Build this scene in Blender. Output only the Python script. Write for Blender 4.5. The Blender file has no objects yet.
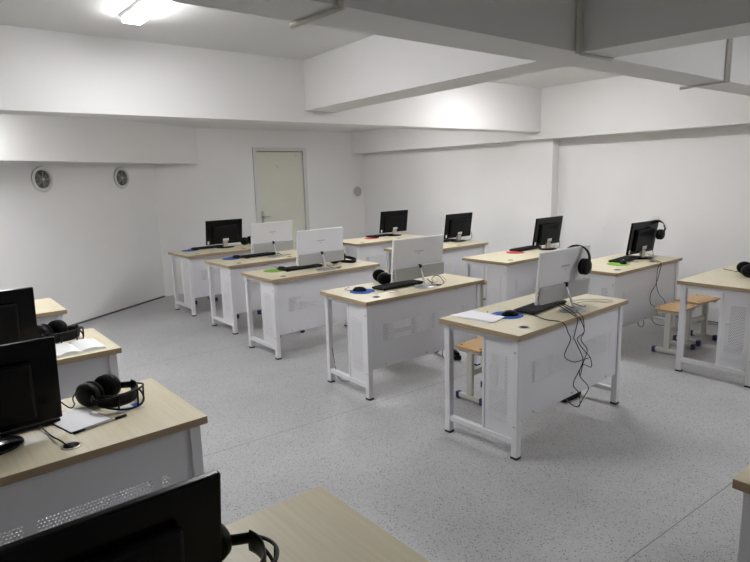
import bpy, bmesh, math, random
from mathutils import Vector, Matrix, Euler
random.seed(7)
S = bpy.context.scene
COL = S.collection
PI = math.pi
R = math.radians

# ------------------------------------------------------------------ materials
def base_mat(name, col, rough=.5, metal=0., spec=.5, bump=None, coat=0.):
    m = bpy.data.materials.new(name); m.use_nodes = True
    nt = m.node_tree; b = nt.nodes['Principled BSDF']
    b.inputs['Base Color'].default_value = (*col, 1)
    b.inputs['Roughness'].default_value = rough
    b.inputs['Metallic'].default_value = metal
    b.inputs['Specular IOR Level'].default_value = spec
    if coat: b.inputs['Coat Weight'].default_value = coat
    # every surface gets a faint procedural unevenness
    tc = nt.nodes.new('ShaderNodeTexCoord')
    n = nt.nodes.new('ShaderNodeTexNoise'); n.inputs['Scale'].default_value = bump[0] if bump else 40
    n.inputs['Detail'].default_value = 4
    nt.links.new(tc.outputs['Object'], n.inputs['Vector'])
    bp = nt.nodes.new('ShaderNodeBump'); bp.inputs['Strength'].default_value = bump[1] if bump else .03
    bp.inputs['Distance'].default_value = .002
    nt.links.new(n.outputs['Fac'], bp.inputs['Height'])
    nt.links.new(bp.outputs['Normal'], b.inputs['Normal'])
    return m

def nd(nt, t, **k):
    n = nt.nodes.new(t)
    for a, v in k.items(): setattr(n, a, v)
    return n
def mth(nt, op, a, b=None, c=None):
    n = nd(nt, 'ShaderNodeMath', operation=op)
    for i, v in enumerate((a, b, c)):
        if v is None: continue
        if isinstance(v, (int, float)): n.inputs[i].default_value = v
        else: nt.links.new(v, n.inputs[i])
    return n.outputs[0]

def wall_mat(name, col):
    m = base_mat(name, col, .75, bump=(18, .05), spec=.3)
    nt = m.node_tree; b = nt.nodes['Principled BSDF']
    tc = nd(nt, 'ShaderNodeTexCoord'); n = nd(nt, 'ShaderNodeTexNoise')
    n.inputs['Scale'].default_value = 1.3; n.inputs['Detail'].default_value = 5
    nt.links.new(tc.outputs['Object'], n.inputs['Vector'])
    r = nd(nt, 'ShaderNodeValToRGB')
    r.color_ramp.elements[0].position = .3; r.color_ramp.elements[1].position = .7
    r.color_ramp.elements[0].color = (*[c * .96 for c in col], 1); r.color_ramp.elements[1].color = (*col, 1)
    nt.links.new(n.outputs['Fac'], r.inputs['Fac']); nt.links.new(r.outputs['Color'], b.inputs['Base Color'])
    return m

def wood_mat(name, c1, c2, axis_scale, rough=.38):
    m = base_mat(name, c1, rough, spec=.4)
    nt = m.node_tree; b = nt.nodes['Principled BSDF']
    tc = nd(nt, 'ShaderNodeTexCoord'); mp = nd(nt, 'ShaderNodeMapping')
    mp.inputs['Scale'].default_value = axis_scale
    nt.links.new(tc.outputs['Object'], mp.inputs['Vector'])
    n = nd(nt, 'ShaderNodeTexNoise'); n.inputs['Scale'].default_value = 1; n.inputs['Detail'].default_value = 8
    n.inputs['Distortion'].default_value = .6
    nt.links.new(mp.outputs['Vector'], n.inputs['Vector'])
    r = nd(nt, 'ShaderNodeValToRGB')
    r.color_ramp.elements[0].position = .32; r.color_ramp.elements[1].position = .68
    r.color_ramp.elements[0].color = (*c2, 1); r.color_ramp.elements[1].color = (*c1, 1)
    nt.links.new(n.outputs['Fac'], r.inputs['Fac']); nt.links.new(r.outputs['Color'], b.inputs['Base Color'])
    return m

def floor_mat():
    m = base_mat('grey_vinyl', (.3, .3, .3), .42, spec=.4)
    nt = m.node_tree; b = nt.nodes['Principled BSDF']
    tc = nd(nt, 'ShaderNodeTexCoord'); ob = tc.outputs['Object']
    vals = []
    # two sizes of darker flecks and one of lighter flecks pressed in the vinyl
    for sc, lo, hi in ((75, .18, .30), (120, .22, .36), (95, .2, .32)):
        v = nd(nt, 'ShaderNodeTexVoronoi'); v.inputs['Scale'].default_value = sc
        nt.links.new(ob, v.inputs['Vector'])
        rr = nd(nt, 'ShaderNodeMapRange'); rr.inputs['From Min'].default_value = lo; rr.inputs['From Max'].default_value = hi
        rr.inputs['To Min'].default_value = 1; rr.inputs['To Max'].default_value = 0
        nt.links.new(v.outputs['Distance'], rr.inputs['Value'])
        sep = nd(nt, 'ShaderNodeSeparateColor'); nt.links.new(v.outputs['Color'], sep.inputs['Color'])
        vals.append(mth(nt, 'MULTIPLY', rr.outputs['Result'], mth(nt, 'LESS_THAN', sep.outputs[0], .65)))
    n = nd(nt, 'ShaderNodeTexNoise'); n.inputs['Scale'].default_value = 2.2; n.inputs['Detail'].default_value = 6
    nt.links.new(ob, n.inputs['Vector'])
    rmp = nd(nt, 'ShaderNodeValToRGB'); e = rmp.color_ramp.elements
    e[0].position = .3; e[1].position = .7
    e[0].color = (.40, .403, .41, 1); e[1].color = (.45, .452, .458, 1)
    nt.links.new(n.outputs['Fac'], rmp.inputs['Fac'])
    def mix(a, col, f, k):
        x = nd(nt, 'ShaderNodeMix', data_type='RGBA')
        nt.links.new(a, x.inputs['A']); x.inputs['B'].default_value = (*col, 1)
        nt.links.new(mth(nt, 'MULTIPLY', f, k), x.inputs['Factor']); return x.outputs['Result']
    c = mix(rmp.outputs['Color'], (.06, .06, .065), vals[0], .9)
    c = mix(c, (.14, .14, .14), vals[1], .6)
    c = mix(c, (.62, .62, .62), vals[2], .6)
    # weld seams between vinyl sheets, every two metres
    sp = nd(nt, 'ShaderNodeSeparateXYZ'); nt.links.new(ob, sp.inputs[0])
    yy = mth(nt, 'ADD', sp.outputs[1], mth(nt, 'MULTIPLY', sp.outputs[0], .045))
    t = mth(nt, 'ADD', yy, -1.175); t = mth(nt, 'MODULO', mth(nt, 'ADD', t, 20.9 + 1.045), 2.09)
    t = mth(nt, 'ABSOLUTE', mth(nt, 'ADD', t, -1.045))
    c = mix(c, (.09, .09, .1), mth(nt, 'LESS_THAN', t, .003), .6)
    nt.links.new(c, b.inputs['Base Color'])
    return m

def perf_mat(name, col, u, v, patches, pitch=.0118, rad=.0032):
    """painted sheet steel with staggered punched holes inside rectangles (u,v = local axes)"""
    m = base_mat(name, col, .4, spec=.4)
    nt = m.node_tree; b = nt.nodes['Principled BSDF']; out = nt.nodes['Material Output']
    tc = nd(nt, 'ShaderNodeTexCoord'); sp = nd(nt, 'ShaderNodeSeparateXYZ')
    nt.links.new(tc.outputs['Object'], sp.inputs[0])
    U, V = sp.outputs[u], sp.outputs[v]
    row = mth(nt, 'FLOOR', mth(nt, 'DIVIDE', V, pitch))
    odd = mth(nt, 'MULTIPLY', mth(nt, 'MODULO', mth(nt, 'ADD', row, 100), 2), .5)
    fu = mth(nt, 'ADD', mth(nt, 'FRACT', mth(nt, 'ADD', mth(nt, 'DIVIDE', U, pitch), odd)), -.5)
    fv = mth(nt, 'ADD', mth(nt, 'FRACT', mth(nt, 'DIVIDE', V, pitch)), -.5)
    d = mth(nt, 'SQRT', mth(nt, 'ADD', mth(nt, 'MULTIPLY', fu, fu), mth(nt, 'MULTIPLY', fv, fv)))
    hole = mth(nt, 'LESS_THAN', d, rad / pitch)
    tot = None
    for (a0, a1, b0, b1) in patches:
        q = mth(nt, 'MULTIPLY', mth(nt, 'GREATER_THAN', U, a0), mth(nt, 'LESS_THAN', U, a1))
        q = mth(nt, 'MULTIPLY', q, mth(nt, 'MULTIPLY', mth(nt, 'GREATER_THAN', V, b0), mth(nt, 'LESS_THAN', V, b1)))
        tot = q if tot is None else mth(nt, 'MAXIMUM', tot, q)
    f = mth(nt, 'MULTIPLY', hole, tot)
    tr = nd(nt, 'ShaderNodeBsdfTransparent'); mx = nd(nt, 'ShaderNodeMixShader')
    nt.links.new(f, mx.inputs[0]); nt.links.new(b.outputs[0], mx.inputs[1]); nt.links.new(tr.outputs[0], mx.inputs[2])
    nt.links.new(mx.outputs[0], out.inputs['Surface'])
    return m

def print_mat():
    """paper with faint grey lines of text"""
    m = base_mat('printed_paper', (.84, .84, .84), .8); nt = m.node_tree; b = nt.nodes['Principled BSDF']
    tc = nd(nt, 'ShaderNodeTexCoord'); sp = nd(nt, 'ShaderNodeSeparateXYZ'); nt.links.new(tc.outputs['Object'], sp.inputs[0])
    ln = mth(nt, 'LESS_THAN', mth(nt, 'FRACT', mth(nt, 'MULTIPLY', sp.outputs[1], 90)), .38)
    ax = mth(nt, 'ABSOLUTE', sp.outputs[0])
    ln = mth(nt, 'MULTIPLY', ln, mth(nt, 'MULTIPLY', mth(nt, 'GREATER_THAN', ax, .018), mth(nt, 'LESS_THAN', ax, .108)))
    ln = mth(nt, 'MULTIPLY', ln, mth(nt, 'LESS_THAN', mth(nt, 'ABSOLUTE', sp.outputs[1]), .098))
    x = nd(nt, 'ShaderNodeMix', data_type='RGBA'); x.inputs['A'].default_value = (.84, .84, .84, 1); x.inputs['B'].default_value = (.5, .5, .52, 1)
    nt.links.new(mth(nt, 'MULTIPLY', ln, .55), x.inputs['Factor']); nt.links.new(x.outputs['Result'], b.inputs['Base Color']); return m

def emit_mat(name, col, st):
    m = bpy.data.materials.new(name); m.use_nodes = True; nt = m.node_tree
    nt.nodes.remove(nt.nodes['Principled BSDF'])
    e = nd(nt, 'ShaderNodeEmission'); e.inputs[0].default_value = (*col, 1); e.inputs[1].default_value = st
    nt.links.new(e.outputs[0], nt.nodes['Material Output'].inputs[0]); return m

WALLC = (.79, .78, .77)
M = dict(
    wall=wall_mat('wall_paint', WALLC), ceil=wall_mat('ceiling_paint', (.75, .745, .735)),
    floor=floor_mat(),
    top=wood_mat('maple_laminate', (.69, .63, .465), (.62, .56, .40), (90, 3.2, 90)),
    edge=wood_mat('edge_band', (.40, .305, .19), (.35, .26, .155), (3, 60, 60), .45),
    seat=wood_mat('stool_wood', (.62, .40, .19), (.54, .33, .14), (4, 50, 50), .4),
    steel=base_mat('white_powder_coat', (.74, .74, .76), .38),
    mod=perf_mat('modesty_steel', (.72, .72, .75), 0, 2, [(.18, .62, .42, .55), (.66, 1.052, .42, .555), (1.075, 1.10, .42, .55)]),
    side=perf_mat('side_steel', (.74, .74, .76), 1, 2, [(.10, .235, .195, .60)]),
    cabin=base_mat('shaded_cabinet_steel', (.16, .16, .17), .45),  # darkened colour gives the shade seen through the punched holes
    black=base_mat('black_plastic', (.0045, .0045, .005), .42, spec=.18),
    gloss=base_mat('gloss_black', (.003, .003, .0035), .2, spec=.2),
    matte=base_mat('matte_black', (.008, .008, .0085), .7, spec=.2),
    foam=base_mat('ear_foam', (.006, .006, .006), .9, spec=.1, bump=(200, .3)),
    white=base_mat('white_plastic', (.76, .76, .78), .32),
    grey=base_mat('silver_grey_plastic', (.42, .42, .42), .38),
    silver=base_mat('brushed_silver', (.50, .50, .51), .3, metal=.85),
    neck=base_mat('champagne_silver', (.55, .50, .42), .3, metal=.6),
    screen=base_mat('dark_screen', (.004, .004, .005), .12),
    paper=base_mat('white_paper', (.86, .86, .88), .8),
    print=print_mat(), ink=base_mat('printed_grey', (.45, .45, .47), .8),
    label=base_mat('white_label', (.72, .72, .70), .6),
    blue=base_mat('blue_cloth', (.02, .085, .36), .85), green=base_mat('green_cloth', (.20, .43, .05), .85),
    red=base_mat('red_cloth', (.50, .05, .045), .85),
    cap=base_mat('navy_rubber', (.02, .035, .12), .5), cream=base_mat('cream_paint', (.60, .585, .53), .4),
    rubber=base_mat('black_rubber', (.015, .015, .015), .7),
    wcable=base_mat('white_cable', (.62, .60, .55), .5),
    door=wall_mat('door_paint', (.66, .66, .565)), frame=base_mat('door_frame_paint', (.60, .60, .58), .45),
    dark=base_mat('painted_shade', (.03, .03, .03), .8), base=base_mat('gap_strip_grey', (.10, .10, .10), .7),  # dark holds painted shade; base paints the gap at the wall feet
    pvc=base_mat('pvc_conduit', (.62, .60, .54), .7), fan=base_mat('fan_grey', (.13, .13, .12), .5),
    fanring=base_mat('fan_ring', (.62, .61, .58), .45), mesh=base_mat('vent_mesh', (.42, .42, .40), .6),
    cardw=base_mat('card_plastic', (.66, .70, .76), .3), cardb=base_mat('card_blue', (.03, .06, .42), .3),
    tube=emit_mat('lit_tube', (.985, .985, 1.0), 18.0),
    hoopw=base_mat('clear_white_hoop', (.7, .7, .7), .3),
)

# ------------------------------------------------------------------ mesh tools
class MB:
    def __init__(s): s.bm = bmesh.new(); s.mats = []
    def mi(s, m):
        if m not in s.mats: s.mats.append(m)
        return s.mats.index(m)
    def box(s, x0, x1, y0, y1, z0, z1, m, bev=0., seg=2, mat=None):
        bm = bmesh.new(); bmesh.ops.create_cube(bm, size=1)
        for v in bm.verts:
            v.co = Vector(((x0 + x1) / 2 + v.co.x * (x1 - x0), (y0 + y1) / 2 + v.co.y * (y1 - y0), (z0 + z1) / 2 + v.co.z * (z1 - z0)))
        if bev: bmesh.ops.bevel(bm, geom=bm.edges[:], offset=bev, segments=seg, affect='EDGES', profile=.5)
        return s.add(bm, m, mat, smooth=False)
    def add(s, bm, m, mat=None, smooth=True):
        i = s.mi(m)
        if mat is not None: bm.transform(mat)
        for f in bm.faces: f.material_index = i; f.smooth = smooth
        me = bpy.data.meshes.new('t'); bm.to_mesh(me); bm.free(); s.bm.from_mesh(me); bpy.data.meshes.remove(me)
        return s
    def lathe(s, prof, m, n=24, mat=None, sx=1, sy=1, cap=True):
        bm = bmesh.new(); rings = []
        for r, z in prof:
            rings.append([bm.verts.new((r * sx * math.cos(2 * PI * k / n), r * sy * math.sin(2 * PI * k / n), z)) for k in range(n)])
        for a, b in zip(rings, rings[1:]):
            for k in range(n): bm.faces.new((a[k], a[(k + 1) % n], b[(k + 1) % n], b[k]))
        if cap: bm.faces.new(rings[0][::-1]); bm.faces.new(rings[-1])
        bmesh.ops.recalc_face_normals(bm, faces=bm.faces[:])
        return s.add(bm, m, mat)
    def torus(s, R_, r, m, mat=None, n=24, k=10, sx=1, sy=1):
        bm = bmesh.new(); rings = []
        for i in range(n):
            a = 2 * PI * i / n
            rings.append([bm.verts.new(((R_ + r * math.cos(2 * PI * j / k)) * math.cos(a) * sx, (R_ + r * math.cos(2 * PI * j / k)) * math.sin(a) * sy, r * math.sin(2 * PI * j / k))) for j in range(k)])
        for i in range(n):
            a, b = rings[i], rings[(i + 1) % n]
            for j in range(k): bm.faces.new((a[j], b[j], b[(j + 1) % k], a[(j + 1) % k]))
        bmesh.ops.recalc_face_normals(bm, faces=bm.faces[:])
        return s.add(bm, m, mat)
    def sweep(s, pts, m, r=.003, rx=None, smooth=4, n=8, up=None, mat=None):
        """round (or flat, rx != r) section swept along a smoothed path"""
        P = [Vector(p) for p in pts]
        if smooth > 1 and len(P) > 2:
            Q = []
            for i in range(len(P) - 1):
                p0, p1, p2, p3 = P[max(i - 1, 0)], P[i], P[i + 1], P[min(i + 2, len(P) - 1)]
                for k in range(smooth):
                    t = k / smooth
                    Q.append(.5 * ((2 * p1) + (p2 - p0) * t + (2 * p0 - 5 * p1 + 4 * p2 - p3) * t * t + (3 * p1 - p0 - 3 * p2 + p3) * t ** 3))
            Q.append(P[-1]); P = Q
        rx = rx or r
        bm = bmesh.new(); rings = []; prev = None
        for i, p in enumerate(P):
            t = (P[min(i + 1, len(P) - 1)] - P[max(i - 1, 0)])
            if t.length < 1e-9: t = Vector((0, 0, 1))
            t.normalize()
            if up is not None: a = Vector(up)
            elif prev is not None: a = prev
            else: a = Vector((0, 0, 1)) if abs(t.z) < .9 else Vector((1, 0, 0))
            a = a - t * a.dot(t)
            if a.length < 1e-6: a = t.orthogonal()
            a.normalize(); prev = a; b = t.cross(a)
            rings.append([bm.verts.new(p + a * (r * math.cos(2 * PI * k / n)) + b * (rx * math.sin(2 * PI * k / n))) for k in range(n)])
        for a, b in zip(rings, rings[1:]):
            for k in range(n): bm.faces.new((a[k], a[(k + 1) % n], b[(k + 1) % n], b[k]))
        bm.faces.new(rings[0][::-1]); bm.faces.new(rings[-1])
        bmesh.ops.recalc_face_normals(bm, faces=bm.faces[:])
        return s.add(bm, m, mat)
    def poly(s, pts, z0, z1, m):
        bm = bmesh.new()
        a = [bm.verts.new((x, y, z0)) for x, y in pts]; b = [bm.verts.new((x, y, z1)) for x, y in pts]
        bm.faces.new(a[::-1]); bm.faces.new(b); n = len(pts)
        for k in range(n): bm.faces.new((a[k], a[(k + 1) % n], b[(k + 1) % n], b[k]))
        bmesh.ops.recalc_face_normals(bm, faces=bm.faces[:])
        return s.add(bm, m, None, smooth=False)
    def build(s, name, parent=None, loc=None, rot=None):
        me = bpy.data.meshes.new(name); s.bm.to_mesh(me); s.bm.free()
        for m in s.mats: me.materials.append(m)
        o = bpy.data.objects.new(name, me); COL.objects.link(o)
        if parent is not None: o.parent = parent
        if loc is not None: o.location = loc
        if rot is not None: o.rotation_euler = rot
        return o

def tag(o, label=None, cat=None, group=None, kind=None):
    if label: o['label'] = label
    if cat: o['category'] = cat
    if group: o['group'] = group
    if kind: o['kind'] = kind
    return o
def empty(name, label, cat, loc=(0, 0, 0), rot=(0, 0, 0), group=None):
    o = bpy.data.objects.new(name, None); COL.objects.link(o); o.empty_display_size = .1
    o.location = loc; o.rotation_euler = rot
    return tag(o, label, cat, group)
def copy_tree(o, parent=None):
    c = o.copy(); COL.objects.link(c)
    if parent is not None: c.parent = parent
    for ch in list(o.children): copy_tree(ch, c)
    return c
def proto_copy(proto, cache={}):
    """first call hands out the original, later calls copies of it and its parts"""
    if proto.name not in cache: cache[proto.name] = True; return proto
    return copy_tree(proto)
def struct(o, label, cat): return tag(o, label, cat, kind='structure')

# ------------------------------------------------------------------ the room
XW, XB, YD = 6.492, 6.252, 8.314
Y1A, Y1B, Z1 = 4.437, 4.70, 2.107
ZC, ZC2 = 2.6215, 2.375
LB = Vector((2.784, 8.30)); LD = Vector((-.837, -.548)).normalized()     # left wall line, running from the corner towards the camera side
LN = Vector((.548, -.837)).normalized()                                  # into the room
XL, YN = -2.6, -2.6
tL = (LB.x - XL) / -LD.x; LE = LB + LD * tL
foot = [(XL, YN), (XW, YN), (XW, YD), (LB.x, YD), (LE.x, LE.y)]
struct(MB().poly(foot, -.1, 0, M['floor']).build('floor'), 'grey speckled vinyl floor with weld seams', 'floor')
struct(MB().poly(foot, ZC, ZC + .1, M['ceil']).poly([(XL, Y1B - .02), (XW, Y1B - .02), (XW, YD), (LB.x, YD), (LE.x, LE.y)], ZC2, ZC, M['ceil']).build('ceiling'), 'white painted concrete ceiling above the beams', 'ceiling')
struct(MB().box(XW, XW + .15, YN, YD + .15, 0, ZC, M['wall']).build('wall_right'), 'long white wall behind the right row of desks', 'wall')
DX0, DX1, DZ = 4.332, 5.303, 2.11
mb = MB(); mb.box(LB.x - .1, DX0, YD, YD + .15, 0, ZC, M['wall']); mb.box(DX1, XW, YD, YD + .15, 0, ZC, M['wall']); mb.box(DX0, DX1, YD, YD + .15, DZ, ZC, M['wall'])
struct(mb.build('wall_back'), 'white wall with the door in it', 'wall')
def along(t, d): p = LB + LD * t + LN * d; return (p.x, p.y)
struct(MB().poly([along(-.1, 0), along(tL, 0), along(tL, -.15), along(-.1, -.15)], 0, ZC, M['wall']).build('wall_left'), 'slanted white wall with two round fans', 'wall')
struct(MB().box(XL - .15, XL, YN, LE.y, 0, ZC, M['wall']).build('wall_side'), 'white wall behind the left row of desks', 'wall')
struct(MB().box(XL - .15, XW + .15, YN - .15, YN, 0, ZC, M['wall']).build('wall_near'), 'white wall behind the viewer', 'wall')
# beams
def beam(pts, z0, z1, label): return struct(MB().poly(pts, z0, z1, M['wall']).build('ceiling_beam'), label, 'beam')
beam([(-2.6, Y1A), (XB + .02, Y1A), (XB + .02, Y1B), (-2.6, Y1B)], Z1, ZC, 'wide white ceiling beam crossing the room in front of the door wall')
beam([(2.70, 1.69), (2.98, 1.69), (3.165, Y1A + .01), (2.85, Y1A + .01)], 2.205, ZC, 'white beam running from the crossing beam to the door-side beam')
beam([(-2.6, 1.488), (XB + .02, 1.488), (XB + .02, 1.711), (-2.6, 1.711)], 2.133, ZC, 'shaded white beam nearest the viewer along the room')
beam([(2.36, 1.50), (2.60, 1.50), (2.95, -2.6), (2.71, -2.6)], 2.131, ZC, 'shaded white beam coming towards the viewer top right')
beam([(XB, YN), (XW, YN), (XW, YD), (XB, YD)], 2.018, ZC, 'white beam running along the top of the right wall')
beam([along(-.60, .354), along(tL - .02, .354), along(tL - .02, -.01), along(-.2, -.01)], 1.872, ZC, 'white low beam along the top of the slanted wall')
struct(MB().box(6.36, XW, 4.33, 4.87, 0, 2.03, M['wall']).build('pillar'), 'white pillar standing out of the right wall', 'pillar')
# dark gap at the wall feet, its shade painted as thin strips
struct(MB().poly([along(.0, .012), along(tL, .012), along(tL, 0), along(.0, 0)], 0, .02, M['base']).build('gap_strip_left'), 'thin dark strip painting the gap along foot of slanted wall', 'gap_strip')
struct(MB().box(XW - .012, XW, YN, 4.33, 0, .025, M['base']).build('gap_strip_right'), 'thin dark strip painting the gap along foot of right wall', 'gap_strip')

# door
d = empty('door_1', 'pale green door in a grey frame, slightly ajar', 'door', (DX0, YD, 0)); d['kind'] = 'structure'
W = DX1 - DX0
mb = MB(); mb.box(0, .065, -.02, .14, 0, DZ, M['frame'], .004); mb.box(W - .065, W, -.02, .14, 0, DZ, M['frame'], .004); mb.box(.06, W - .06, -.02, .14, DZ - .055, DZ, M['frame'], .004)
mb.build('door_frame', d)
leaf = MB(); leaf.box(-.815, 0, 0, .04, .008, DZ - .065, M['door'], .003)
leaf.sweep([(-.49, -.001, 1.84), (-.465, -.001, 1.82), (-.44, -.001, 1.79)], M['mesh'], r=.004, smooth=2)
lo = leaf.build('door_leaf', d, (W - .068, .012, 0), (0, 0, R(-2.2)))
mb = MB(); mb.box(-.785, -.745, -.008, .001, .93, 1.12, M['mesh'], .003); mb.sweep([(-.767, -.006, 1.04), (-.767, -.05, 1.04), (-.70, -.055, 1.04), (-.65, -.05, 1.038)], M['mesh'], r=.009)
mb.build('door_handle', lo)
mb = MB(); mb.lathe([(.006, 0), (.012, .003), (.012, .004)], M['mesh'], 12, Matrix.Translation((-.11, 0, 1.98)) @ Matrix.Rotation(R(90), 4, 'X')); mb.build('peephole', lo)
for z in (1.78, .30):
    mb = MB(); mb.lathe([(.010, 0), (.010, .11)], M['frame'], 10, Matrix.Translation((.004, -.008, z))); mb.build('hinge', lo)
struct(MB().box(DX0 - .05, DX1 + .05, YD + .16, YD + .2, 0, DZ, M['dark']).build('door_gap_shade'), 'dark panel standing in for the shade behind the door gap', 'wall')  # near-black panel, shade of the door gap put into its colour

# conduits on the beams
def conduit(paths, label):
    o = MB()
    for p in paths: o.sweep(p, M['pvc'], r=.010, smooth=1, n=8)
    return tag(o.build('conduit'), label, 'conduit')
z3 = 2.133
conduit([[(1.09, 1.478, 2.62), (1.09, 1.478, z3 - .01), (1.072, 1.73, z3 - .01)]], 'white conduit under the near beam at the picture top, left of the pair')
conduit([[(2.33, 1.478, 2.62), (2.33, 1.478, z3 - .01)]], 'thinner conduit running straight down beside the beam crossing')
conduit([[(2.355, 1.478, 2.62), (2.355, 1.478, z3 - .010), (2.60, 1.47, z3 - .010)]], 'white conduit bending under the beam crossing')
conduit([[(3.90, 1.478, 2.62), (3.90, 1.478, z3 - .01), (3.92, 1.75, z3 - .01)], [(3.935, 1.478, 2.62), (3.935, 1.478, z3 - .01)]], 'white double conduit turning under the beam at the right picture edge')

# round wall fans and vent
def fan(p, ang, label):
    e = empty('exhaust_fan', label, 'fan', p, (R(90), 0, ang), 'round fans on the slanted wall')
    mb = MB(); mb.lathe([(.098, 0), (.135, 0), (.138, .012), (.128, .022), (.105, .022), (.098, .006)], M['fanring'], 36, cap=False); mb.build('ring', e)
    mb = MB(); mb.lathe([(.10, .002), (.10, .004)], M['dark'], 30); mb.build('duct_shade', e)  # flat dark disc, shade of the opening put into its colour
    mb = MB()
    for k in range(5):
        mb.box(.015, .088, -.022, .022, .006, .008, M['fan'], mat=Matrix.Rotation(2 * PI * k / 5, 4, 'Z') @ Matrix.Rotation(R(20), 4, 'X'))
    mb.build('fan_blades', e)
    mb = MB()
    for r_ in (.035, .055, .075, .093): mb.torus(r_, .0022, M['mesh'], Matrix.Translation((0, 0, .020)), 30, 6)
    for k in range(8): mb.sweep([(0, 0, .02), (.1 * math.cos(k * PI / 4), .1 * math.sin(k * PI / 4), .019)], M['mesh'], r=.002, smooth=1, n=6)
    mb.build('grille', e)
    mb = MB(); mb.lathe([(.016, .016), (.016, .024), (.010, .027)], M['fanring'], 16); mb.build('hub', e)
angL = math.atan2(-LD.y, -LD.x)
for t, lb in ((1.84, 'round grey wall fan nearer the left picture edge'), (.625, 'round grey wall fan nearer the room corner')):
    x, y = along(t, .002); fan((x, y, 1.693), angL, lb)
e = empty('wall_vent', 'round white vent in the door wall near the far corner', 'vent', (6.345, YD - .001, 1.36), (R(90), 0, 0))
mb = MB(); mb.lathe([(.085, 0), (.118, 0), (.115, .014), (.092, .016), (.085, .004)], M['wall'], 32, cap=False); mb.build('ring', e)
mb = MB(); mb.lathe([(.09, .001), (.09, .006), (.06, .012)], M['mesh'], 28); mb.build('grille', e)

# ------------------------------------------------------------------ lamps: surface-mounted batten tubes
def lamp(x, y0, y1, z, label, pw):
    e = empty('ceiling_light', label, 'ceiling light', (x, (y0 + y1) / 2, z), (0, 0, 0), 'batten lights')
    L_ = y1 - y0
    mb = MB(); mb.box(-.062, .062, -L_ / 2, L_ / 2, -.022, 0, M['white'], .003); mb.build('housing', e)
    mb = MB(); mb.box(-.055, .055, -L_ / 2 + .008, L_ / 2 - .008, -.048, -.022, M['tube'], .012, 3); mb.build('diffuser', e)
    return e
lamp(1.235, 2.62, 3.82, ZC, 'lit batten light at the top left', 1)
lamp(4.75, 2.75, 3.95, ZC, 'lit batten light behind the near beam, above the right desks', 1)
lamp(0.60, 5.0, 6.2, ZC2, 'lit batten light behind the wide beam on the left', 1)
lamp(4.75, 5.3, 6.5, ZC2, 'added unseen batten light behind the wide beam before the door', 1)  # unseen lamp, added to light the bay before the door
lamp(4.3, -.9, .3, ZC, 'lit batten light above the right picture edge', 1)

# ------------------------------------------------------------------ desks
LEN, DEP, TOPZ, TH = 1.256, .595, .75, .030
def make_desk():
    e = empty('computer_desk', 'x', 'desk')
    mb = MB(); mb.box(0, LEN, 0, DEP, TOPZ - TH, TOPZ, M['edge'], .0025)
    t = mb.build('tabletop', e)
    me = t.data; me.materials.append(M['top'])
    for p in me.polygons:
        if p.normal.z > .9: p.material_index = 1
    w = .042
    # end frames: bottom rail and upper rail
    for nm, x0 in (('leg', .022), ('leg', LEN - .022 - w)):
        for y0 in (.022, DEP - .022 - w):
            mb = MB(); mb.box(x0, x0 + w, y0, y0 + w, .012, TOPZ - TH, M['steel'], .004)
            lg = mb.build(nm, e)
            mb = MB(); mb.box(x0 - .002, x0 + w + .002, y0 - .002, y0 + w + .002, 0, .014, M['rubber'], .003); mb.build('foot_cap', lg)
        mb = MB(); mb.box(x0 + .004, x0 + w - .004, .022 + w, DEP - .022 - w, .085, .118, M['steel'], .003); mb.build('bottom_rail', e)
        mb = MB(); mb.box(x0 + .004, x0 + w - .004, .022 + w, DEP - .022 - w, TOPZ - TH - .03, TOPZ - TH, M['steel'], .003); mb.build('top_rail', e)
    mb = MB(); mb.box(.022 + w, LEN - .022 - w, .036, .0375, .225, TOPZ - TH, M['mod'])
    mb.box(.022 + w, LEN - .022 - w, .0375, .06, .222, .232, M['steel'], .001); mb.build('modesty_panel', e)
    mb = MB(); mb.box(.035, .0365, .022 + w, .265, .118, TOPZ - TH - .03, M['side']); mb.box(.03, .05, .262, .28, .118, TOPZ - TH - .03, M['steel'], .002); mb.build('side_panel', e)
    # computer tower compartment wall, shade behind the holes put into its dark colour
    mb = MB(); mb.box(.25, .2515, .062, .28, .24, TOPZ - TH, M['cabin']); mb.box(.05, .25, .062, .28, .238, .24, M['cabin']); mb.build('tower_compartment', e)
    for (x, z) in ((.20, .226), (.62, .226), (1.05, .226)):
        mb = MB(); mb.lathe([(.006, 0), (.006, .004), (.003, .006)], M['mesh'], 8, Matrix.Translation((x, .036, z + .018)) @ Matrix.Rotation(R(90), 4, 'X')); mb.build('screw', e)
    for z in (.20, .64):
        mb = MB(); mb.lathe([(.006, 0), (.006, .003), (.003, .005)], M['mesh'], 8, Matrix.Translation((.022, .043, z)) @ Matrix.Rotation(R(-90), 4, 'Y')); mb.build('screw', e)
    for gx in (.168, .80):
        mb = MB(); mb.lathe([(.026, 0), (.034, 0), (.034, .0015), (.031, .003), (.026, .003)], M['neck'], 24, Matrix.Translation((gx, .088, TOPZ)), cap=False)
        g = mb.build('cable_grommet', e)
        mb = MB(); mb.lathe([(.028, 0), (.028, .0018)], M['black'], 20, Matrix.Translation((gx, .088, TOPZ))); mb.build('grommet_cap', g)
    return e
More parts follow.
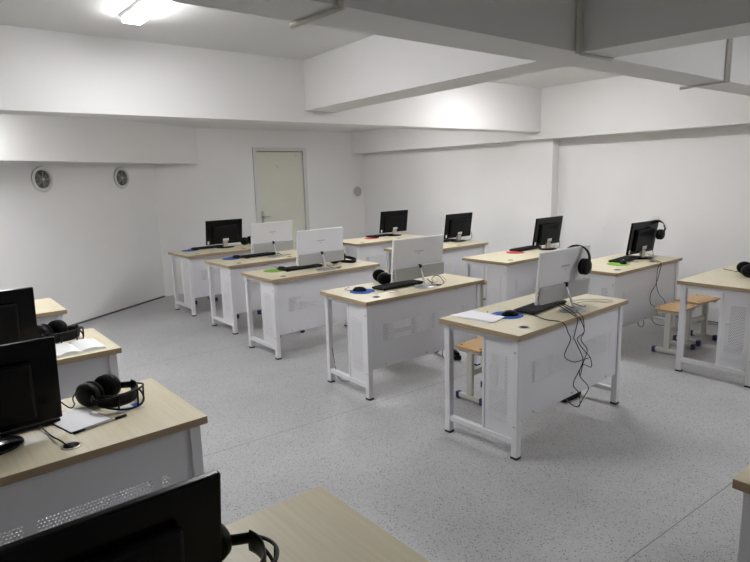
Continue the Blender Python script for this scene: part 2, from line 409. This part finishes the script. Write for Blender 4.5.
DK = {  # world position of the front left corner and turn, with a label
 'A': (2.535, 1.905, 1.95, 'maple desk with white papers on its left end and cables dangling down its front'),
 'B': (2.478, 3.191, -.82, 'maple desk with a black headset, blue mouse pad and white monitor'),
 'C': (2.474, 4.529, .64, 'maple desk with a bright green mouse pad under a white monitor'),
 'D': (2.579, 5.629, 1.27, 'maple desk with a white monitor, between the green-pad desk and the far black-monitor desk'),
 'E': (2.583, 6.773, 1.5, 'maple desk farthest left in the middle row, its black monitor beside the door'),
 'R1': (4.617, 6.112, -1.7, 'maple desk in the far right corner with a black monitor and red pad'),
 'R2': (4.553, 4.884, -.45, 'maple desk by the right wall just left of the pillar, without a mouse pad'),
 'R3': (4.578, 3.600, .74, 'maple desk beside the pillar with a red mouse pad and black monitor'),
 'R4': (4.708, 2.532, .05, 'maple desk by the right wall with a headset hung on its black monitor'),
 'R5': (4.708, 1.439, -.25, 'maple desk cut by the right picture edge, stools behind it'),
 'L0': (-.406, .733, .3, 'maple desk at the bottom picture edge, nearest the viewer'),
 'L1': (-.448, 2.017, 1.36, 'maple desk at the left with a headset, notepaper and card on it'),
 'L2': (-.417, 3.255, .43, 'maple desk at the left with an open book on it'),
 'L3': (-.421, 4.570, .07, 'bare maple desk end farthest back along the left picture edge'),
 'M0': (1.759, -.028, .3, 'maple desk corner at the bottom right picture edge'),
}
desk0 = make_desk(); desk_z = {}
for k, (x, y, a, lb) in DK.items():
    o = proto_copy(desk0); o.location = (x, y, 0); o.rotation_euler = (0, 0, R(a)); tag(o, lb, 'desk', 'computer desks in three rows')
def W_(k, lx, ly, z=TOPZ):
    x, y, a, _ = DK[k]; c, s = math.cos(R(a)), math.sin(R(a))
    return Vector((x + c * lx - s * ly, y + s * lx + c * ly, z))
def put(o, k, lx, ly, z=TOPZ, rz=0., label=None, group=None):
    o.location = W_(k, lx, ly, z); o.rotation_euler = (0, 0, R(DK[k][2] + rz))
    if label: o['label'] = label
    if group: o['group'] = group
    return o

# ------------------------------------------------------------------ monitors (back faces -y, user sits on +y)
def make_white_monitor():
    e = empty('white_monitor', 'x', 'monitor')          # origin: panel foot point on the desk
    T = Matrix.Translation((0, 0, .058)) @ Matrix.Rotation(R(5), 4, 'X')
    mb = MB(); mb.box(-.269, .269, -.006, .012, 0, .335, M['white'], .005, 2, T); h = mb.build('housing', e)
    mb = MB(); mb.box(-.262, .262, .0115, .0135, .03, .33, M['screen'], 0, 1, T); mb.build('screen', e)
    mb = MB(); mb.box(-.250, .269, -.030, -.005, .004, .112, M['grey'], .006, 2, T); lc = mb.build('lower_cover', e)
    mb = MB()
    for k, z in enumerate((.035, .05, .075)): mb.box(-.262, -.256, -.0075, -.0055, z, z + .008, M['black'], 0, 1, T)
    mb.build('port', h)
    # the printed maker's mark: a row of tiny grey strokes with a small sign below
    mb = MB()
    for k in range(7): 
        x = -.042 + k * .0130
        mb.box(x, x + .0085, -.0068, -.0058, .218, .230, M['ink'], 0, 1, T)
    mb.box(-.005, .007, -.0068, -.0058, .198, .208, M['ink'], 0, 1, T)
    mb.build('printed_mark', h)
    mb = MB(); mb.sweep([(0, -.022, .165), (.0, -.045, .13), (.002, -.075, .06), (.004, -.095, .012)], M['silver'], r=.005, rx=.010, up=(0, 1, 0), n=10); a = mb.build('stand_arm', e)
    mb = MB(); mb.box(-.012, .012, -.045, -.024, .145, .175, M['black'], .004); mb.build('stand_hinge', a)
    mb = MB(); mb.lathe([(.095, 0), (.098, .003), (.094, .008), (.05, .012), (.01, .014)], M['silver'], 32, Matrix.Translation((0, -.09, 0)), 1.05, .8); mb.build('stand_base', e)
    return e
def make_black_monitor():
    e = empty('black_monitor', 'x', 'monitor')
    T = Matrix.Translation((0, 0, .05)) @ Matrix.Rotation(R(8), 4, 'X')
    mb = MB(); mb.box(-.255, .255, -.008, .012, 0, .318, M['gloss'], .005, 2, T); h = mb.build('housing', e)
    mb = MB(); mb.box(-.245, .245, .0115, .0132, .025, .31, M['screen'], 0, 1, T); mb.build('screen', e)
    mb = MB(); mb.box(-.17, .17, -.034, -.006, .03, .245, M['black'], .010, 2, T)
    for k in range(14): mb.box(-.13 + k * .0195, -.122 + k * .0195, -.0352, -.033, .185, .225, M['matte'], 0, 1, T)
    mb.box(-.12, .12, -.0352, -.033, .06, .064, M['matte'], 0, 1, T)
    mb.build('back_cover', e)
    mb = MB(); mb.box(-.035, .045, -.0358, -.034, .045, .078, M['label'], 0, 1, T); st = mb.build('label_sticker', h)
    mb = MB(); mb.box(-.238, -.215, -.0088, -.0078, .012, .05, M['label'], 0, 1, T); mb.build('corner_sticker', h)
    mb = MB(); mb.box(-.032, .032, -.042, -.012, .002, .085, M['neck'], .006); mb.build('stand_neck', e)
    mb = MB(); mb.lathe([(.118, 0), (.122, .004), (.118, .009), (.05, .013), (.03, .014)], M['gloss'], 36, Matrix.Translation((0, -.03, 0)), 1, .72); mb.build('stand_base', e)
    return e
wm, bmn = make_white_monitor(), make_black_monitor()
WHITE = {'A': (.745, .205, -3, 'white-backed monitor with a black headset hung on its right corner'),
 'B': (.700, .225, -.8, 'white-backed monitor on the desk with the headset and blue pad'),
 'C': (.648, .185, 0, 'white-backed monitor on the desk with the green mouse pad'),
 'D': (.702, .30, 0, 'white-backed monitor farthest back, in front of the door')}
for k, (x, y, a, lb) in WHITE.items(): put(proto_copy(wm), k, x, y, TOPZ, a, lb, 'white monitors')
BLACK = {'E': (.712, .452, -1.5, 'black monitor left of the door, farthest in the middle row'),
 'R1': (1.010, .464, 0, 'black monitor in the far corner, beside the red pad'),
 'R2': (1.115, .414, 2, 'black monitor by the right wall left of the pillar'),
 'R3': (1.130, .325, 0, 'black monitor in front of the pillar'),
 'R4': (.985, .300, -1, 'black monitor by the right wall with a white-hooped headset on it'),
 'L1': (.566, .290, 0, 'black monitor at the left edge beside the notepaper'),
 'L2': (.656, .280, 0, 'black monitor at the left edge behind the notepaper desk'),
 'L0': (.568, .322, 0, 'big black monitor back filling the bottom left corner')}
for k, (x, y, a, lb) in BLACK.items():
    o = put(proto_copy(bmn), k, x, y, TOPZ, a, lb, 'black monitors')
    if k in ('L0', 'L1', 'L2'):        # these screens are slid lower on their stands
        for c in o.children:
            if c.name.split('.')[0] in ('housing', 'screen', 'back_cover'): c.location.z -= .036 if k == 'L0' else .010

# ------------------------------------------------------------------ keyboards, pads, mice
def make_keyboard():
    e = empty('keyboard', 'x', 'keyboard')
    T = Matrix.Rotation(R(4), 4, 'X') 
    mb = MB(); mb.box(-.22, .22, -.075, .075, .006, .020, M['black'], .005, 2); b = mb.build('body', e)
    mb = MB()
    for r_ in range(5):
        x = -.21; y = -.058 + r_ * .0265
        ws = [.0185] * 21
        if r_ == 4: ws = [.03, .024, .024, .10, .024, .024, .03, .0185, .0185, .0185, .03, .0185]
        for w in ws:
            if x + w > .212: break
            mb.box(x + .001, x + w - .0015, y - .011, y + .011, .0195, .025, M['matte'], .0015, 1); x += w + .0012
    mb.build('keycaps', e)
    mb = MB()
    for x in (-.19, .19): mb.box(x - .02, x + .02, -.07, -.055, 0, .007, M['rubber']); mb.box(x - .02, x + .02, .055, .07, 0, .007, M['rubber'])
    mb.build('foot', e)
    return e
kb = make_keyboard()
KB = {'A': (.66, .30, 5, 'black keyboard under the white monitor that carries a headset'),
 'B': (.56, .30, 3, 'black keyboard between the blue pad and white monitor stand'),
 'C': (.535, .36, 2, 'black keyboard next to the green mouse pad of the white monitor'),
 'D': (.60, .435, 2, 'black keyboard beside the blue pad before the door'),
 'E': (.53, .535, 1, 'black keyboard under the black monitor left of the door'),
 'R1': (.80, .50, -2, 'black keyboard under the black monitor in the far corner'),
 'R2': (.93, .50, 2, 'black keyboard under the black monitor left of the pillar'),
 'R3': (.95, .47, 2, 'black keyboard beside the red pad in front of the pillar'),
 'R4': (.74, .32, 6, 'black keyboard beside the green pad by the right wall'),
 'L1': (.60, .40, 2, 'black keyboard under the black monitor beside the notepaper')}
for k, (x, y, a, lb) in KB.items(): put(proto_copy(kb), k, x, y, TOPZ, a, lb, 'black keyboards')
def pad(k, x, y, m, word):
    o = MB().lathe([(.098, 0), (.1, .001), (.099, .003), (.09, .0035)], M[m], 40).build('mouse_pad')
    put(o, k, x, y, TOPZ); tag(o, word, 'mouse pad', 'round mouse pads')
PAD = {'A': (.345, .335, 'blue', 'round blue mouse pad next to the white papers'),
 'B': (.225, .338, 'blue', 'round blue mouse pad left of a black headset'),
 'C': (.275, .44, 'green', 'round green mouse pad in the middle row'),
 'D': (.27, .485, 'blue', 'round blue mouse pad on the desk with the farthest white monitor'),
 'E': (.245, .50, 'blue', 'round blue mouse pad farthest left, on the door-side desk'),
 'R1': (.55, .39, 'red', 'round red mouse pad in the far right corner'),
 'R3': (.66, .40, 'red', 'round red mouse pad left of the pillar monitor'),
 'R4': (.47, .245, 'green', 'round green mouse pad by the right wall')}
for k, (x, y, m, lb) in PAD.items(): pad(k, x, y, m, lb)
def make_mouse():
    e = empty('computer_mouse', 'x', 'mouse')
    bm = bmesh.new(); bmesh.ops.create_uvsphere(bm, u_segments=20, v_segments=12, radius=1)
    for v in bm.verts:
        z = max(v.co.z, -.12); f = 1 - .18 * v.co.y
        v.co = Vector((v.co.x * .031 * f, v.co.y * .056, (z + .12) * .030))
    mb = MB(); mb.add(bm, M['black']); mb.build('body', e)
    mb = MB(); mb.lathe([(.008, -.003), (.009, 0), (.008, .003)], M['grey'], 12, Matrix.Translation((0, .03, .027)) @ Matrix.Rotation(R(90), 4, 'Y')); mb.build('scroll_wheel', e)
    mb = MB(); mb.sweep([(0, .054, .006), (.01, .09, .004), (.05, .12, .003), (.10, .11, .003), (.14, .09, .003)], M['black'], r=.0018); mb.build('cable', e)
    return e
ms = make_mouse()
MS = {'A': (.345, .315, 60, 'black mouse on the blue pad next to the white papers'),
 'B': (.215, .36, 50, 'black mouse on the blue pad left of a headset'),
 'C': (.36, .43, 20, 'black mouse on the green pad in the middle row'),
 'D': (.34, .475, 40, 'black mouse on the blue pad before the farthest white monitor'),
 'E': (.32, .49, 40, 'black mouse on the farthest left blue pad'),
 'R1': (.62, .40, 40, 'black mouse on the red pad in the far corner'),
 'R4': (.52, .225, -60, 'black mouse on the green pad by the right wall')}
for k, (x, y, a, lb) in MS.items(): put(proto_copy(ms), k, x, y, TOPZ + .0035, a, lb, 'black mice')

# ------------------------------------------------------------------ headsets
def make_headset(name, hoop, half=.085, base=.065, rad=.118, sc=1.0):
    """upright: cups at x=+-0.085 on z=0, band arching to z=0.19; parts are real pieces"""
    e = empty(name, 'x', 'headset')
    for s in (-1, 1):
        T = Matrix.Translation((s * half, 0, 0)) @ Matrix.Rotation(R(90) * s, 4, 'Y')
        mb = MB(); mb.lathe([(.02, .034), (.040, .030), (.049, .018), (.050, .004), (.046, -.004)], M['black'], 28, T, 1.08, .95); c = mb.build('ear_cup', e)
        mb = MB(); mb.torus(.033, .017, M['foam'], T @ Matrix.Translation((0, 0, -.012)), 26, 10, 1.08, .95); mb.lathe([(.032, -.008), (.02, -.009)], M['foam'], 20, T); mb.build('ear_cushion', c)
        mb = MB(); mb.sweep([(s * (half + .023), 0, .0), (s * (half + .026), 0, .035), (s * .103, 0, base + .012)], M['black'], r=.006, rx=.014, up=(1, 0, 0)); mb.build('yoke', e)
    arc = [(.102 * math.cos(R(a)) * (1.0), 0, base + rad * math.sin(R(a))) for a in range(4, 177, 14)]
    arc2 = [(.092 * math.cos(R(a)), 0, base + .005 + (rad - .033) * math.sin(R(a))) for a in range(4, 177, 14)]
    if hoop:
        mb = MB(); mb.sweep(arc2, M['black'], r=.004, rx=.026, up=(.01, 0, 1), smooth=2, n=10); mb.build('head_strap', e)
        mb = MB()
        for dy in (-.034, .034): mb.sweep([(p[0], dy * math.sin(math.acos(max(-1, min(1, p[0] / .103)))), p[2] + .004) for p in arc], M[hoop], r=.004, smooth=2)
        for i in (3, 6, 9): mb.sweep([(arc[i][0], -.034 * math.sin(R(4 + 14 * i)), arc[i][2] + .004), (arc[i][0], .034 * math.sin(R(4 + 14 * i)), arc[i][2] + .004)], M[hoop], r=.0035, smooth=1)
        mb.build('wing_frame', e)
    else:
        mb = MB()
        bm = MB(); bm.sweep(arc, M['black'], r=.006, rx=.016, smooth=2, n=10); bm.build('headband', e)
    return e
hs_h, hs_w, hs_p, hs_s = make_headset('headset', 'black', .044), make_headset('headset', 'hoopw', .075), make_headset('headset', None, .07), make_headset('headset', None, .075, .03, .105)
def lay(proto, k, x, y, ang, label, drop=9, z=.054, sc=1.1):
    """lying: cups standing on their rims, the band falling to the desk towards direction ang"""
    o = proto_copy(proto)
    Rm = Matrix.Rotation(R(DK[k][2] + ang), 3, 'Z') @ Matrix.Rotation(R(90 + drop), 3, 'Y')
    # local z (up the band) -> +x ; local x -> -z ; turn the cups so their axis is level
    Rm = Rm @ Matrix.Rotation(R(90), 3, 'Z')
    o.rotation_euler = Rm.to_euler(); o.scale = (sc, sc, sc); o.location = W_(k, x, y, TOPZ + z); o['label'] = label; o['group'] = 'headsets'
    return o
lay(hs_h, 'L1', .993, .448, -60, 'black winged headset lying beside the notepad', 4, .053, 1.04)
lay(hs_h, 'L2', 1.0, .455, -62, 'black winged headset lying behind the open book', 4, .056)
lay(hs_h, 'L0', .815, .452, -62, 'black winged headset partly behind the big monitor at the bottom', 4, .056)
lay(hs_p, 'B', .545, .49, -25, 'black headset lying right of the blue mouse pad')
lay(hs_p, 'C', 1.0, .385, -60, 'black headset lying at the right end of the green-pad desk')
lay(hs_p, 'R5', .55, .29, -60, 'black headset at the right picture edge')
lay(hs_p, 'E', 1.08, .50, -60, 'black headset right of the black monitor by the door')
def hang(proto, k, x, y, z, lean, turn, label):
    o = proto_copy(proto)
    o.rotation_euler = (Matrix.Rotation(R(DK[k][2] + turn), 3, 'Z') @ Matrix.Rotation(R(lean), 3, 'Y') @ Matrix.Rotation(R(90), 3, 'Z')).to_euler()
    o.location = W_(k, x, y, z); o['label'] = label; o['group'] = 'headsets'
hang(hs_s, 'A', .875, .195, 1.015, 18, 0, 'black headset hanging on the right corner of a white monitor')
hang(hs_w, 'R4', 1.17, .27, .975, 36, 0, 'black headset with a white hoop hung on a black monitor')

# ------------------------------------------------------------------ papers, book, card, pen
def thin(vs, t):
    """closed thin sheet from a grid of points"""
    bm = bmesh.new(); n, m_ = len(vs), len(vs[0])
    a = [[bm.verts.new(p) for p in r_] for r_ in vs]; b = [[bm.verts.new(p - Vector((0, 0, t))) for p in r_] for r_ in vs]
    for i in range(n - 1):
        for j in range(m_ - 1):
            bm.faces.new((a[i][j], a[i + 1][j], a[i + 1][j + 1], a[i][j + 1])); bm.faces.new((b[i][j], b[i][j + 1], b[i + 1][j + 1], b[i + 1][j]))
    for i in range(n - 1):
        for j in (0, m_ - 1): bm.faces.new((a[i][j], a[i + 1][j], b[i + 1][j], b[i][j]))
    for j in range(m_ - 1):
        for i in (0, n - 1): bm.faces.new((a[i][j], a[i][j + 1], b[i][j + 1], b[i][j]))
    bmesh.ops.recalc_face_normals(bm, faces=bm.faces[:]); return bm
def sheet(k, pts, label, dz=.0):
    o = MB(); n = 8; q = [Vector((a, b, 0)) for a, b in pts]; vs = []
    for i in range(n + 1):
        u = i / n
        vs.append([((q[0] * (1 - u) + q[1] * u) * (1 - j / n) + (q[3] * (1 - u) + q[2] * u) * (j / n)) + Vector((0, 0, .0016 + .003 * u * u * (j / n))) for j in range(n + 1)])
    bm = thin(vs, .001)
    o.add(bm, M['paper'], smooth=False); ob = o.build('paper_sheet')
    put(ob, k, 0, 0, TOPZ + dz); tag(ob, label, 'paper', 'loose white papers'); return ob
sheet('A', [(.095, .30), (.29, .345), (.285, .575), (.105, .60)], 'white paper lying on the left end of the desk with hanging cables')
sheet('A', [(.125, .27), (.285, .31), (.27, .56), (.10, .54)], 'second white paper, under edge next to the blue mouse pad', .0055)
# notepad with pen
e = empty('notepad', 'white notepad open on the desk beside the headset', 'notepad')
x0 = [(.823, .195), (.975, .225), (.935, .425), (.783, .385)]
MB().poly([(a, b) for a, b in x0], 0, .003, M['matte']).build('backing', e)
def bowl(pts, h):
    n = 8; q = [Vector((a, b, 0)) for a, b in pts]; vs = []
    for i in range(n + 1):
        u = i / n
        vs.append([((q[0] * (1 - u) + q[1] * u) * (1 - j / n) + (q[3] * (1 - u) + q[2] * u) * (j / n)) + Vector((0, 0, .0045 + h * math.sin(PI * u) * (j / n))) for j in range(n + 1)])
    return thin(vs, .001)
mb = MB(); mb.add(bowl([(.826, .199), (.971, .228), (.932, .421), (.787, .382)], .012), M['paper'], smooth=False); mb.build('page', e)
put(e, 'L1', 0, 0)
e = empty('pen', 'dark pen lying along the edge of the notepad', 'pen')
mb = MB(); mb.sweep([(0, 0, .005), (.12, 0, .005)], M['grey'], r=.004, smooth=1, n=10); b = mb.build('barrel', e)
mb = MB(); mb.sweep([(.115, 0, .005), (.16, 0, .005)], M['black'], r=.0052, smooth=1, n=10); mb.build('cap', e)
mb = MB(); mb.sweep([(-.04, 0, .005), (0.002, 0, .005)], M['black'], r=.0045, smooth=1, n=10); mb.build('grip', e)
put(e, 'L1', .868, .190, TOPZ, 11)
e = empty('id_card', 'pale card with a blue corner lying under the headset band', 'card')
MB().box(-.05, .05, -.03, .03, 0, .0018, M['cardw'], .0006).build('card_body', e)
MB().box(.018, .049, -.006, .029, .0018, .0022, M['cardb']).build('blue_corner', e)
mb = MB()
for k in range(4): mb.box(-.042, .005, -.022 + k * .012, -.018 + k * .012, .0018, .0021, M['ink'])
mb.build('printed_lines', e)
put(e, 'L1', 1.06, .295, TOPZ, 8)
# open book
e = empty('open_book', 'open white book lying on the desk edge at the left', 'book')
def page_block(s):
    bm = bmesh.new(); n = 10; a = []; b = []
    for i in range(n + 1):
        u = i / n; x = s * u * .125; z = .008 + .011 * math.sin(PI * min(1, u * 1.15)) ** .8 if u < .87 else .008 + .006 * (1 - u) / .13
        a.append((x, z))
    lo = [bm.verts.new((x, -.115, .002)) for x, z in a]; hi = [bm.verts.new((x, -.115, z)) for x, z in a]
    lo2 = [bm.verts.new((x, .115, .002)) for x, z in a]; hi2 = [bm.verts.new((x, .115, z)) for x, z in a]
    for i in range(n):
        bm.faces.new((lo[i], lo[i + 1], hi[i + 1], hi[i])); bm.faces.new((lo2[i], hi2[i], hi2[i + 1], lo2[i + 1]))
        bm.faces.new((hi[i], hi[i + 1], hi2[i + 1], hi2[i])); bm.faces.new((lo[i], lo2[i], lo2[i + 1], lo[i + 1]))
    bm.faces.new((lo[n], lo2[n], hi2[n], hi[n])); bm.faces.new((lo[0], hi[0], hi2[0], lo2[0]))
    bmesh.ops.recalc_face_normals(bm, faces=bm.faces[:]); return bm
MB().box(-.13, .13, -.12, .12, 0, .002, M['label']).build('cover', e)
for s in (-1, 1):
    mb = MB(); mb.add(page_block(s), M['paper'], smooth=False); mb.mats[0] = M['print']; p = mb.build('pages', e)
put(e, 'L2', 1.062, .165, TOPZ, 1)

# ------------------------------------------------------------------ stools
SH = .41
def make_stool():
    e = empty('wooden_stool', 'x', 'stool')
    mb = MB(); mb.box(-.18, .18, -.115, .115, SH - .018, SH, M['seat'], .005, 2); st = mb.build('seat', e)
    for x in (-.14, .14):
        for y in (-.085, .085): MB().lathe([(.008, 0), (.007, .002)], M['matte'], 10, Matrix.Translation((x, y, SH))).build('screw', st)
    for s in (-1, 1):
        x = s * .145
        mb = MB(); mb.box(x - .015, x + .015, -.025, .025, .045, SH - .04, M['cream'], .005); c = mb.build('leg', e)
        mb = MB(); mb.box(x - .015, x + .015, -.10, .10, SH - .045, SH - .018, M['cream'], .006); mb.build('seat_bracket', c)
        mb = MB(); mb.box(x - .018, x + .018, -.11, .11, .012, .048, M['cream'], .008); f = mb.build('foot_bar', c)
        for t in (-1, 1):
            mb = MB(); mb.box(x - .021, x + .021, min(t * .092, t * .127), max(t * .092, t * .127), 0, .052, M['cap'], .008); mb.build('foot_cap', f)
    mb = MB(); mb.box(-.135, .135, -.012, .012, .19, .23, M['cream'], .004); mb.build('crossbar', e)
    mb = MB(); mb.box(-.135, .135, -.015, .015, SH - .07, SH - .04, M['cream'], .004); mb.build('seat_rail', e)
    return e
sl = make_stool()
for x, y, a, lb in ((3.18, 2.71, 2, 'wooden stool behind the desk with papers'),
    (3.52, 3.98, 0, 'wooden stool mostly hidden behind the desk with headset and blue pad'),
    (3.03, 5.32, 0, 'wooden stool behind the green-pad desk, its feet showing below'),
    (3.10, 6.42, 0, 'wooden stool behind the desk with the farthest white monitor'),
    (3.05, 7.56, 0, 'wooden stool behind the farthest middle desk by the door'),
    (4.96, 4.39, 0, 'wooden stool behind the pillar desk'),
    (4.90, 5.66, 0, 'wooden stool behind the desk left of the pillar'),
    (5.27, 2.265, 1, 'wooden stool between the two right desks, nearer the aisle'),
    (5.73, 2.27, -6, 'wooden stool between the two right desks, nearer the wall')):
    o = proto_copy(sl); o.location = (x, y, 0); o.rotation_euler = (0, 0, R(a)); tag(o, lb, 'stool', 'wooden stools')

# ------------------------------------------------------------------ power strips and cables
def power(x, y, a, label):
    e = empty('power_strip', label, 'power strip', (x, y, 0), (0, 0, R(a)), 'black power strips on the floor')
    MB().box(-.10, .10, -.03, .03, 0, .038, M['black'], .006).build('body', e)
    mb = MB()
    for k in range(3): mb.box(-.08 + k * .055, -.04 + k * .055, -.02, .02, .038, .060, M['matte'], .004)
    mb.build('plug', e)
power(3.60, 2.25, 0, 'black power strip on the floor under the desk with hanging cables')
power(3.72, 3.50, 60, 'black power strip on the floor under the headset and blue pad desk')
def cable(pts, label, m='black', r=.0028, name='cable'):
    o = MB().sweep(pts, M[m], r=r, smooth=5, n=6).build(name); tag(o, label, 'cable', 'loose cables'); return o
def P(k, *a): return [W_(k, x, y, z) for x, y, z in a]
T_ = TOPZ + .003
cable(P('A', (.66, .20, .80), (.66, .12, .765), (.60, .03, T_ + .002), (.585, -.010, .735), (.544, -.012, .636), (.563, -.012, .604), (.655, -.012, .48), (.643, -.012, .425), (.555, -.012, .333), (.62, -.012, .258), (.70, .02, .14), (.86, .15, .05), (.98, .30, .03)), 'black cable dangling in a bundle down a desk front, leftmost of the bundle')
cable(P('A', (.68, .20, .80), (.70, .12, .765), (.625, .03, T_ + .002), (.612, -.010, .735), (.660, -.014, .649), (.58, -.014, .615), (.66, -.014, .53), (.745, -.014, .459), (.762, -.014, .392), (.66, -.014, .431), (.622, -.014, .373), (.74, -.012, .263), (.71, .0, .20), (.80, .1, .08), (1.0, .31, .03)), 'black cable dangling in a bundle down a desk front, middle of the bundle')
cable(P('A', (.72, .20, .79), (.74, .12, .762), (.665, .03, T_ + .002), (.645, -.010, .735), (.655, -.016, .651), (.621, -.016, .601), (.70, -.016, .52), (.655, -.016, .44), (.63, -.016, .37)), 'black cable dangling in a bundle down a desk front, rightmost of the bundle')
cable(P('A', (.46, .24, T_), (.43, .17, T_), (.40, .09, T_), (.415, .02, T_), (.44, -.008, .735), (.475, -.012, .678), (.505, -.012, .626), (.444, -.012, .538), (.554, -.012, .475), (.658, -.012, .464), (.747, -.012, .459)), 'black cable leaving the keyboard and hanging over the desk front')
cable(P('A', (.80, .20, T_ + .01), (.99, .25, T_), (1.12, .17, T_), (1.154, .06, T_), (1.08, .07, T_), (1.06, .14, T_), (.95, .20, T_), (.82, .17, T_)), 'pale cable looping at the right end of the desk with papers', 'wcable')
cable(P('A', (.80, .15, .78), (.85, .10, T_ + .001), (.90, .12, T_ + .001)), 'short black plug cable behind the white monitor with the headset')
cable(P('B', (.25, .16, T_), (.21, .22, T_), (.26, .24, T_), (.32, .20, T_), (.38, .22, T_), (.44, .17, T_), (.38, .13, T_), (.33, .14, T_)), 'pale thin cable looping beside a blue mouse pad', 'wcable', .0022)
cable(P('B', (.76, .17, .80), (.80, .15, .76), (.88, .24, T_ + .03), (.93, .22, .80), (.92, .14, T_), (.84, .10, T_), (.80, .16, T_)), 'black cable looping right of the stand on the blue-pad headset desk')
cable(P('B', (.80, .20, .78), (.88, .20, T_), (.98, .25, .79), (.99, .18, T_), (.90, .14, T_)), 'pale cable looping right of the stand on the blue-pad headset desk', 'wcable')
cable(P('B', (.03, .50, .3), (.06, .48, .06), (.14, .46, .005), (.22, .48, .005)), 'black cable under the left end of the headset desk')
cable(P('B', (1.13, .30, .30), (1.10, .34, .12), (1.14, .38, .008), (1.20, .36, .008)), 'black cable arching to the floor under the headset desk')
for i, k in enumerate('CD'):
    w = 'green-pad desk' if k == 'C' else 'desk with the farthest white monitor'
    x, y = WHITE[k][0], WHITE[k][1]
    cable(P(k, (x + .06, y, .80), (x + .09, y - .06, T_ + .01), (x + .16, y - .02, T_), (x + .2, y + .06, T_), (x + .12, y + .04, T_), (x + .06, y - .05, T_)), 'pale cables curling beside the stand on the ' + w, 'wcable', .003)
    cable(P(k, (x + .02, y, .80), (x + .05, y - .06, .78), (x + .10, y - .10, T_), (x + .15, y - .06, T_), (x + .22, y - .05, T_)), 'black cable behind the stand on the ' + w)
for k, w in (('R1', 'far corner desk'), ('R2', 'desk left of the pillar'), ('R3', 'pillar desk'), ('R4', 'right wall desk with the hung headset')):
    x, y = BLACK[k][0], BLACK[k][1]
    if k != 'R1': cable(P(k, (x + .25, y + .0, .90), (x + .29, y + .03, .86), (x + .31, y + .02, .79), (x + .22, y - .03, T_), (x + .10, y - .06, T_)), 'black cable arching from monitor to table on the ' + w, 'black', .003)
    cable(P(k, (x + .05, y - .02, .80), (x + .09, y - .10, T_), (x + .17, y - .08, T_), (x + .12, y - .02, T_ + .03), (x + .05, y - .09, T_ + .02), (x + .02, y - .12, T_ + .012)), 'pale cable tangled round the stand on the ' + w, 'wcable', .003)
cable(P('R4', (.95, .20, T_), (.86, .12, T_), (.80, .04, T_), (.785, -.008, .735), (.764, -.012, .689), (.707, -.012, .57), (.605, -.012, .483), (.612, -.012, .39), (.70, -.012, .34), (.80, .0, .24)), 'black cable hanging down the front of the right wall desk, left strand')
cable(P('R4', (.98, .20, T_), (.90, .10, T_), (.80, .0, T_), (.755, -.010, .735), (.712, -.014, .70), (.705, -.014, .56), (.769, -.012, .458), (.90, -.012, .36), (.98, .02, .22)), 'black cable hanging down the front of the right wall desk, right strand')
cable(P('R4', (.50, .05, .26), (.53, .05, .185), (.60, .05, .155), (.635, .05, .19), (.592, .05, .26)), 'black cable loop hanging under the right wall desk, nearer the aisle')
cable(P('R4', (.78, .05, .25), (.814, .05, .168), (.944, .05, .108), (1.10, .05, .074), (1.2, .02, .01), (1.3, .0, .008)), 'black cable trailing to the floor under the right wall desk')
cable(P('R5', (.80, .56, T_), (.76, .53, T_), (.745, .50, T_), (.70, .42, T_), (.62, .36, TOPZ + .03)), 'grey cable running to the headset at the right picture edge')
cable(P('L1', (.745, .34, TOPZ + .012), (.757, .28, TOPZ + .008), (.765, .20, TOPZ + .008), (.775, .13, TOPZ + .014), (.790, .090, TOPZ + .003)), 'black cable dropping into the table grommet beside the notepad')
cable(P('L1', (.84, .48, T_ + .05), (.875, .43, T_ + .012), (.90, .46, T_ + .01), (.91, .52, T_ + .02), (.95, .55, T_ + .05)), 'black cable between the headset and the black monitor')
cable([(XW - .03, 1.8, .012), (XW - .03, 3.6, .012)], 'grey cable lying along the foot of the right wall', 'mesh', .01)

# ------------------------------------------------------------------ world, camera, view
w = bpy.data.worlds.new('world'); S.world = w; w.use_nodes = True
w.node_tree.nodes['Background'].inputs[0].default_value = (.02, .02, .02, 1)
cam = bpy.data.cameras.new('camera'); co = bpy.data.objects.new('camera', cam); COL.objects.link(co)
f_px, h, yaw, pitch, roll = 582.375, 1.6369, R(51.1789), R(10.2936), R(-1.5972)
fwd = Vector((math.cos(yaw) * math.cos(pitch), math.sin(yaw) * math.cos(pitch), -math.sin(pitch)))
rt = Vector((math.sin(yaw), -math.cos(yaw), 0)); up = rt.cross(fwd)
r2 = rt * math.cos(roll) + up * math.sin(roll); u2 = -rt * math.sin(roll) + up * math.cos(roll)
m = Matrix((r2, u2, -fwd)).transposed().to_4x4(); m.translation = (0, 0, h)
co.matrix_world = m
cam.sensor_fit = 'HORIZONTAL'; cam.sensor_width = 36; cam.lens = f_px / 750 * 36
cam.clip_start = .02
S.camera = co
S.view_settings.view_transform = 'Standard'; S.view_settings.look = 'None'
S.view_settings.gamma = 1; S.view_settings.use_curve_mapping = False
S.view_settings.exposure = 1.92
S.cycles.max_bounces = 12; S.cycles.diffuse_bounces = 8
